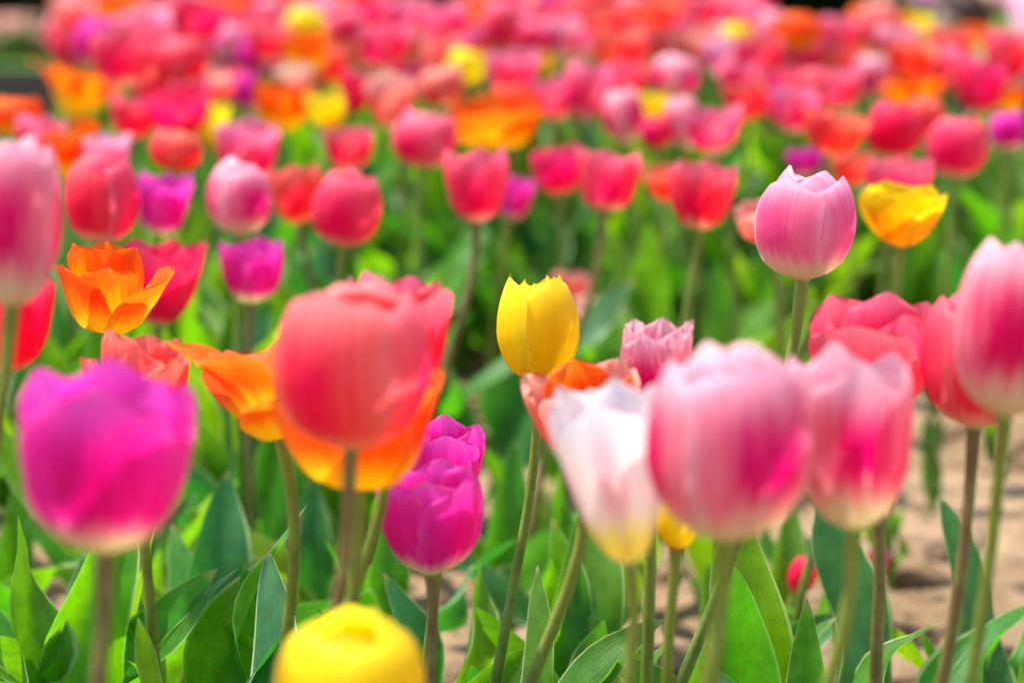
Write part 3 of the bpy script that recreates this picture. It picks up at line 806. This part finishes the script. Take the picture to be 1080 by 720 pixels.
leaf_plant(752, 600, 1.75, [(90, 1.0, U, 1.3, 0), (0, 1.0, False, 1.3, 1), (180, 1.0, False, 1.2, 0)], 'green leaves behind the stem of the largest pale pink tulip')
leaf_plant(900, 610, 1.85, [(60, 1.0, U, 1.2, 0), (180, 1.0, False, 1.3, 1), (-60, .9, False, 1.2, 2)], 'leaves around the foot of the tiny pink bud')
leaf_plant(5, 500, 2.0, [(80, 1.0, U, 1.3, 0), (0, 1.0, False, 1.4, 2), (-90, 1.0, False, 1.3, 0), (150, .9, U, 1.3, 1)], 'leaf clump at the frame edge under the crimson tulip')
leaf_plant(45, 610, 1.55, [(0, 1.1, False, 1.5, 0), (180, 1.0, False, 1.4, 1), (60, .8, False, 1.2, 2)], 'low curled leaves below the pale edged ones at the frame edge')
leaf_plant(215, 640, 1.50, [(180, 1.1, False, 1.4, 0), (40, 1.0, False, 1.2, 2), (-60, .9, False, 1.2, 1)], 'low curled leaves between the brown stem and the blurred yellow bloom')
leaf_plant(110, 650, 1.48, [(10, 1.2, False, 1.3, 1), (160, 1.0, False, 1.3, 0)], 'lowest curled leaf crossing the foot of the thick brown stem')
leaf_plant(425, 650, 1.50, [(160, 1.1, False, 1.3, 2), (40, 1.0, False, 1.2, 0), (90, .9, U, 1.2, 1)], 'low leaves right of the blurred yellow bloom at the lower edge')
leaf_plant(545, 640, 1.50, [(150, 1.1, False, 1.3, 1), (30, 1.0, False, 1.2, 0), (90, .9, U, 1.3, 0)], 'broad low leaves around the stem foot of the sharp yellow tulip')
N_PL = len(PLANTS)
spots = []
tries = 0
while len(spots) < 112 and tries < 9000:
    tries += 1
    y = rng.uniform(2.0, 4.0)
    x = rng.uniform(-.25, .25) * y
    if x > .10 * y and y < 3.05: continue          # bare soil there
    if -.05 * y < x <= .10 * y and y < 2.95 and rng.random() < .85: continue
    if any((x - a) ** 2 + (y - b) ** 2 < .095 ** 2 for a, b in spots): continue
    spots.append((x, y))
for x, y in spots:
    L = rng.uniform(.20, .31)
    gz = .036 + soil_h(x, y)
    root = empty('leafy_plant', (x, y, gz))
    a = rng.uniform(0, 6.28)
    for k in range(rng.choice([3, 4, 4])):
        add_leaf(root, a + k * 1.9, L * rng.uniform(.8, 1.15), rng.random() < .45, rng.uniform(.9, 1.25), rng.choice([0, 2, 2, 0, 1]))
    dd = Vector((x, y, .18 - CAM_Z)).dot(FWD)
    py = 360 - F * Vector((x, y, .18 - CAM_Z)).dot(UP) / dd
    tag(root, None, 'plant', 'leafy plants without bloom')
    PLANTS.append(dict(root=root, px=540 + F * x / dd, py=py, label=None, d=dd))

# ------------------------------------------------------------------ beyond the bed
def leaf_cloud(n, box, size, g, keep=None):
    V, Fc = [], []
    (x0, x1), (y0, y1), (z0, z1) = box
    while len(Fc) < n:
        p = Vector((g.uniform(x0, x1), g.uniform(y0, y1), g.uniform(z0, z1)))
        if keep and not keep(p): continue
        q = Quaternion((g.gauss(0, 1), g.gauss(0, 1), g.gauss(0, 1), g.gauss(0, 1))).normalized()
        s = size * g.uniform(.6, 1.4)
        k = len(V)
        for a, b in ((-.5, 0), (0, -.25), (.5, 0), (0, .25)):
            V.append(p + q @ Vector((a * s, b * s, .08 * s * (1 if a else -1))))
        Fc.append((k, k + 1, k + 2, k + 3))
    return V, Fc
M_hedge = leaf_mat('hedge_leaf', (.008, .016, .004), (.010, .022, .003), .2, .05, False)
M_twig = simple_mat('twig_bark', (.05, .035, .02), (.09, .06, .04), 20, .9)
def trunk_tubes(pts_list):
    V, Fc = [], []
    for pts, r0, r1 in pts_list:
        k0 = len(V); nc = 6
        for j, p in enumerate(pts):
            r = r0 + (r1 - r0) * j / (len(pts) - 1)
            for i in range(nc):
                a = 2 * math.pi * i / nc
                V.append(Vector(p) + Vector((r * math.cos(a), r * math.sin(a), 0)))
        for j in range(len(pts) - 1):
            for i in range(nc):
                Fc.append((k0 + j * nc + i, k0 + j * nc + (i + 1) % nc, k0 + (j + 1) * nc + (i + 1) % nc, k0 + (j + 1) * nc + i))
    return V, Fc
def hedge(x0, x1, y, label, seed):
    g = random.Random(seed)
    root = empty('hedge', ((x0 + x1) / 2, y, 0))
    h = g.uniform(1.5, 1.8)
    off = g.uniform(0, 20)
    hw = (x1 - x0) / 2
    def keep(p):
        hh = h + .18 * noise.noise(Vector((p.x * 1.6 + off, 0, 0)))
        dp = .42 + .10 * noise.noise(Vector((p.x * 2, p.z * 2, off)))
        if p.z > hh or abs(p.y) > dp: return False
        return g.random() < .4 + max(abs(p.y) / dp, p.z / hh) ** 3
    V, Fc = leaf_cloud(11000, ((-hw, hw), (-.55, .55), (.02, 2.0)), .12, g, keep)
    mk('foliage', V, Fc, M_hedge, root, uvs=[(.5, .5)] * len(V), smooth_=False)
    st = []
    xx = -hw + .2
    while xx < hw:
        st.append(([(xx, 0, -.02), (xx + g.uniform(-.06, .06), g.uniform(-.05, .05), .6), (xx + g.uniform(-.15, .15), g.uniform(-.1, .1), 1.3)], .03, .01))
        xx += .45
    V, Fc = trunk_tubes(st)
    mk('trunk', V, Fc, M_twig, root)
    tag(root, label, 'hedge', 'clipped hedges behind the lawn')
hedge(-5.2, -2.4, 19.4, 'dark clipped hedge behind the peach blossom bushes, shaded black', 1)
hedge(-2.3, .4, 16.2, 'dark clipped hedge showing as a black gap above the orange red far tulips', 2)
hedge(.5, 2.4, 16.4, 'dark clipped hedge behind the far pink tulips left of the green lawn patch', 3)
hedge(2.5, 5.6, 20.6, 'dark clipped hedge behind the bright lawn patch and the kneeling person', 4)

M_bush = leaf_mat('bush_leaf', (.05, .12, .02), (.12, .28, .02), .4, .2, False)
M_blossom = petal_mat('peach_blossom', (.94, .50, .40), (.92, .36, .32), (.95, .68, .56), CREAM, .1)
def bush(x, y, r, h, label, seed, mat):
    g = random.Random(seed)
    root = empty('flowering_bush', (x, y, 0))
    def keep(p):
        q = Vector((p.x / r, p.y / r, (p.z - h * .45) / (h * .55)))
        k = q.length + .25 * noise.noise(Vector((p.x * 4 + seed, p.y * 4, p.z * 6)))
        return k < 1 and g.random() < .2 + k ** 3
    V, Fc = leaf_cloud(900, ((-r, r), (-r, r), (.02, h * 1.05)), .06, g, keep)
    mk('foliage', V, Fc, M_bush, root, uvs=[(.5, .5)] * len(V), smooth_=False)
    # five petalled blossoms over the upper half, one part
    V, UVs, Fc = [], [], []
    for _ in range(150):
        a, b = g.uniform(0, 6.28), g.uniform(.15, 1.45)
        n_ = Vector((math.cos(a) * math.cos(b), math.sin(a) * math.cos(b), math.sin(b)))
        c = Vector((n_.x * r, n_.y * r, h * .45 + n_.z * h * .55)) * g.uniform(.92, 1.04)
        q = Vector((0, 0, 1)).rotation_difference(n_)
        s = g.uniform(.025, .038)
        for k in range(5):
            t = k * 1.2566
            i0 = len(V)
            for (rr, aa, zz, uv) in ((.1, 0, 0, (.5, 0)), (.7, -.5, .25, (0, .6)), (1.1, 0, .3, (.5, 1)), (.7, .5, .25, (1, .6))):
                V.append(c + q @ Vector((math.cos(t + aa) * rr * s, math.sin(t + aa) * rr * s, zz * s)))
                UVs.append(uv)
            Fc.append((i0, i0 + 1, i0 + 2, i0 + 3))
    mk('blossom', V, Fc, mat, root, uvs=UVs, smooth_=False)
    V, Fc = trunk_tubes([([(0, 0, -.02), (g.uniform(-.1, .1), g.uniform(-.1, .1), h * .4), (g.uniform(-.25, .25) , g.uniform(-.2, .2), h * .8)], .015, .005) for _ in range(5)])
    mk('branch', V, Fc, M_twig, root)
    tag(root, label, 'bush', 'low bushes with peach blossom')
bush(-2.60, 12.6, .34, .215, 'low bush of pale peach blossom nearest the frame edge, behind the dark path', 3, M_blossom)
bush(-2.16, 12.5, .28, .23, 'low bush of peach blossom right of the palest one, behind the dark path', 4, M_blossom)
bush(-1.75, 12.9, .26, .24, 'low bush of salmon peach blossom behind the orange flared tulip', 5, M_blossom)

# ------------------------------------------------------------------ the person kneeling behind the bed
def skin_obj(name, joints, edges, mat, parent, sub=2, root_i=0):
    me = bpy.data.meshes.new(name)
    me.from_pydata([j[0] for j in joints], edges, [])
    me.materials.append(mat)
    o = bpy.data.objects.new(name, me)
    COL.objects.link(o)
    o.parent = parent
    o.modifiers.new('skin', 'SKIN')
    for i, j in enumerate(joints):
        sv = me.skin_vertices[0].data[i]
        r = j[1]
        sv.radius = r if isinstance(r, tuple) else (r, r)
        sv.use_root = (i == root_i)
    o.modifiers['skin'].use_smooth_shade = True
    s = o.modifiers.new('sub', 'SUBSURF')
    s.levels = s.render_levels = sub
    return o
def person():
    # origin under the hips; the figure kneels, facing -X, bowed low towards the tulips
    root = empty('person', (1.88, 7.35, .004))
    skin = simple_mat('skin', (.55, .32, .23), (.62, .38, .28), 30, .5)
    white = simple_mat('white_cloth', (.78, .74, .74), (.70, .65, .66), 12, .8, .3)
    pink = simple_mat('pink_cloth', (.75, .36, .46), (.68, .30, .42), 14, .8, .3)
    dark = simple_mat('dark_trousers', (.06, .06, .09), (.09, .09, .12), 14, .8, .3)
    hairm = simple_mat('brown_hair', (.035, .017, .012), (.07, .03, .02), 60, .45, .5)
    J = [((0, 0, .44), .105), ((-.14, 0, .47), .10), ((-.28, 0, .47), .115), ((-.37, 0, .46), .09), ((-.43, 0, .435), .050),   # hips..neck
         ((-.47, 0, .41), .055), ((-.52, 0, .385), .085), ((-.56, 0, .35), .070), ((-.585, 0, .325), .040),                            # head, bowed
         # arms
         ((-.37, .15, .45), .050), ((-.52, .22, .40), .038), ((-.66, .20, .44), .028), ((-.72, .19, .45), .022),
         ((-.35, -.15, .44), .050), ((-.36, -.21, .27), .038), ((-.48, -.20, .11), .028), ((-.52, -.20, .06), .022),
         # legs, folded under
         ((.02, .10, .38), .085), ((-.20, .13, .10), .062), ((.10, .13, .055), .048), ((.24, .13, .045), .034), ((.33, .13, .03), .028),
         ((.02, -.10, .38), .085), ((-.20, -.13, .10), .062), ((.10, -.13, .055), .048), ((.24, -.13, .045), .034), ((.33, -.13, .03), .028)]
    E = [(0, 1), (1, 2), (2, 3), (3, 4), (4, 5), (5, 6), (6, 7), (7, 8), (3, 9), (9, 10), (10, 11), (11, 12), (3, 13), (13, 14), (14, 15), (15, 16),
         (0, 17), (17, 18), (18, 19), (19, 20), (20, 21), (0, 22), (22, 23), (23, 24), (24, 25), (25, 26)]
    for hand, base in ((12, Vector((-.72, .19, .45))), (16, Vector((-.52, -.20, .06)))):
        for k in range(5):                          # four fingers and a thumb, slightly curled
            y = (-.018 + k * .012) if k < 4 else .030 * (1 if hand == 16 else -1)
            ln = (.040, .046, .043, .034, .030)[k]
            a = base + Vector((-.020 if k < 4 else .0, y, 0))
            b = a + Vector((-ln * .6, (0 if k < 4 else y * .4), -.006))
            c = b + Vector((-ln * .4, 0, -.018))
            i = len(J)
            J += [(tuple(a), .0085), (tuple(b), .0075), (tuple(c), .006)]
            E += [(hand, i), (i, i + 1), (i + 1, i + 2)]
    skin_obj('body', J, E, skin, root)
    g = .014
    def sub(idx, edges, name, mat, grow):
        mp = {o: k for k, o in enumerate(idx)}
        skin_obj(name, [(J[o][0], J[o][1] + grow) for o in idx], [(mp[a], mp[b]) for a, b in edges], mat, root)
    sub([0, 1, 2, 3], [(0, 1), (1, 2), (2, 3)], 'shirt', white, .045)
    sub([3, 9, 10, 11], [(3, 9), (9, 10), (10, 11)], 'sleeve', pink, .012)
    sub([3, 13, 14, 15], [(3, 13), (13, 14), (14, 15)], 'sleeve', pink, .012)
    sub([0, 17, 18, 19, 20, 22, 23, 24, 25], [(0, 17), (17, 18), (18, 19), (19, 20), (0, 22), (22, 23), (23, 24), (24, 25)], 'trousers', dark, .014)
    # hair: a cap over crown and back of the head with loose locks hanging down
    c = Vector((-.525, 0, .378))
    V, Fc = [], []
    nu, nv = 20, 12
    face = Vector((-.75, 0, -.66)).normalized()
    for j in range(nv + 1):
        th = math.pi * j / nv
        for i in range(nu):
            ph = 2 * math.pi * i / nu
            d = Vector((math.sin(th) * math.cos(ph), math.sin(th) * math.sin(ph), math.cos(th)))
            k = d.dot(face)
            r = .101 + .006 * noise.noise(d * 7) if k < .35 else .07
            V.append(c + Vector((d.x * r, d.y * r * .92, d.z * r)))
    for j in range(nv):
        for i in range(nu):
            Fc.append((j * nu + i, (j + 1) * nu + i, (j + 1) * nu + (i + 1) % nu, j * nu + (i + 1) % nu))
    mk('hair', V, Fc, hairm, root)
    # face: eyes, nose, mouth on the bowed face
    fc = c + face * .088
    upv = Vector((-.66, 0, .75))
    for s in (-1, 1):
        V, Fc = lathe([(.001, .011), (.008, .008), (.011, 0), (.008, -.008), (.001, -.011)], 8)
        mk('eye', [fc + upv * .012 + Vector((0, s * .03, 0)) + Vector(v) for v in V], Fc, dark, root)
    V, Fc = lathe([(.001, .03), (.008, .015), (.013, -.012), (.001, -.02)], 8)
    mk('nose', [fc + face * .008 - upv * .012 + upv * v[2] + Vector((0, v[1], 0)) + face * v[0] for v in V], Fc, skin, root)
    V, Fc = lathe([(.001, .022), (.005, .012), (.006, 0), (.005, -.012), (.001, -.022)], 8)
    mk('mouth', [fc - upv * .05 + Vector((0, v[2], 0)) + upv * v[1] + face * v[0] for v in V], Fc, pink, root)
    tag(root, 'person with brown hair, white shirt and pink sleeves, kneeling bowed behind the tulips', 'person')
person()

# ------------------------------------------------------------------ labels of the rows behind, told apart by their neighbours in the bed
def colour_word(t):
    return t['c']
used = {t['label'] for t in TULIPS if t['label']}
def relation(a, b):
    dx, dy = b['px'] - a['px'], b['py'] - a['py']
    if abs(dx) > abs(dy):
        return 'left of' if dx > 0 else 'right of'
    return 'behind' if dy > 0 else 'in front of'
ORD = ['leftmost', 'second', 'third', 'fourth', 'fifth', 'sixth', 'seventh', 'eighth', 'ninth', 'tenth', 'eleventh', 'twelfth', 'thirteenth', 'fourteenth', 'fifteenth',
       'sixteenth', 'seventeenth', 'eighteenth', 'nineteenth', 'twentieth']
rare = {'yellow': 0, 'white': 0, 'magenta': 1, 'peach': 1, 'orange': 2, 'orange and yellow': 2, 'pale pink': 3, 'mauve pink': 3, 'crimson': 4, 'salmon': 4}
back = TULIPS[N_FRONT:]
for i, t in enumerate(back):
    row = 'in the blurred rows' if t['py'] > 70 else ('in the far rows' if t['py'] > 32 else 'at the far edge')
    near = [o for o in TULIPS if o is not t and math.hypot(o['px'] - t['px'], o['py'] - t['py']) < 95]
    near.sort(key=lambda o: math.hypot(o['px'] - t['px'], o['py'] - t['py']) + 14 * rare.get(o['c'], 6))
    near = near[:7]
    cand = []
    for o in near:
        cand.append(f"{t['c']} tulip {row}, {relation(t, o)} a {o['c']} one")
    for k, o in enumerate(near):
        for p in near[k + 1:]:
            if relation(t, o) != relation(t, p):
                cand.append(f"{t['c']} tulip {row}, {relation(t, o)} a {o['c']} and {relation(t, p)} a {p['c']} one")
    same = sorted([o for o in back if o['c'] == t['c']], key=lambda o: o['px'])
    k = same.index(t)
    cand.append(f"{t['c']} tulip, {ORD[min(k, 19)]} of its colour from the left {row}")
    for c in cand:
        c = c.replace('a orange', 'an orange')
        if c not in used and len(c.replace(',', ' ').split()) <= 16:
            break
    used.add(c)
    t['root']['label'] = c
for t in PLANTS[N_PL:]:
    near = sorted(TULIPS[:N_FRONT], key=lambda o: math.hypot(o['px'] - t['px'], (o['py'] - t['py'])))
    near = [o for o in near if o['ref']][:9]
    done = False
    for o in near:
        dx = o['px'] - t['px']
        for word in (['below'] if abs(dx) < 50 else (['left of'] if dx > 0 else ['right of'])) + ['on the soil beyond', 'behind']:
            c = f"leafy plant without bloom {word} the {o['ref']}"
            if c not in used and len(c.split()) <= 15:
                done = True; break
        if done: break
    used.add(c)
    t['root']['label'] = c

# the prototypes themselves stand nowhere in the bed
for o in LEAVES + LEAVES_UP + [RECEPT, PISTIL]:
    bpy.data.objects.remove(o)
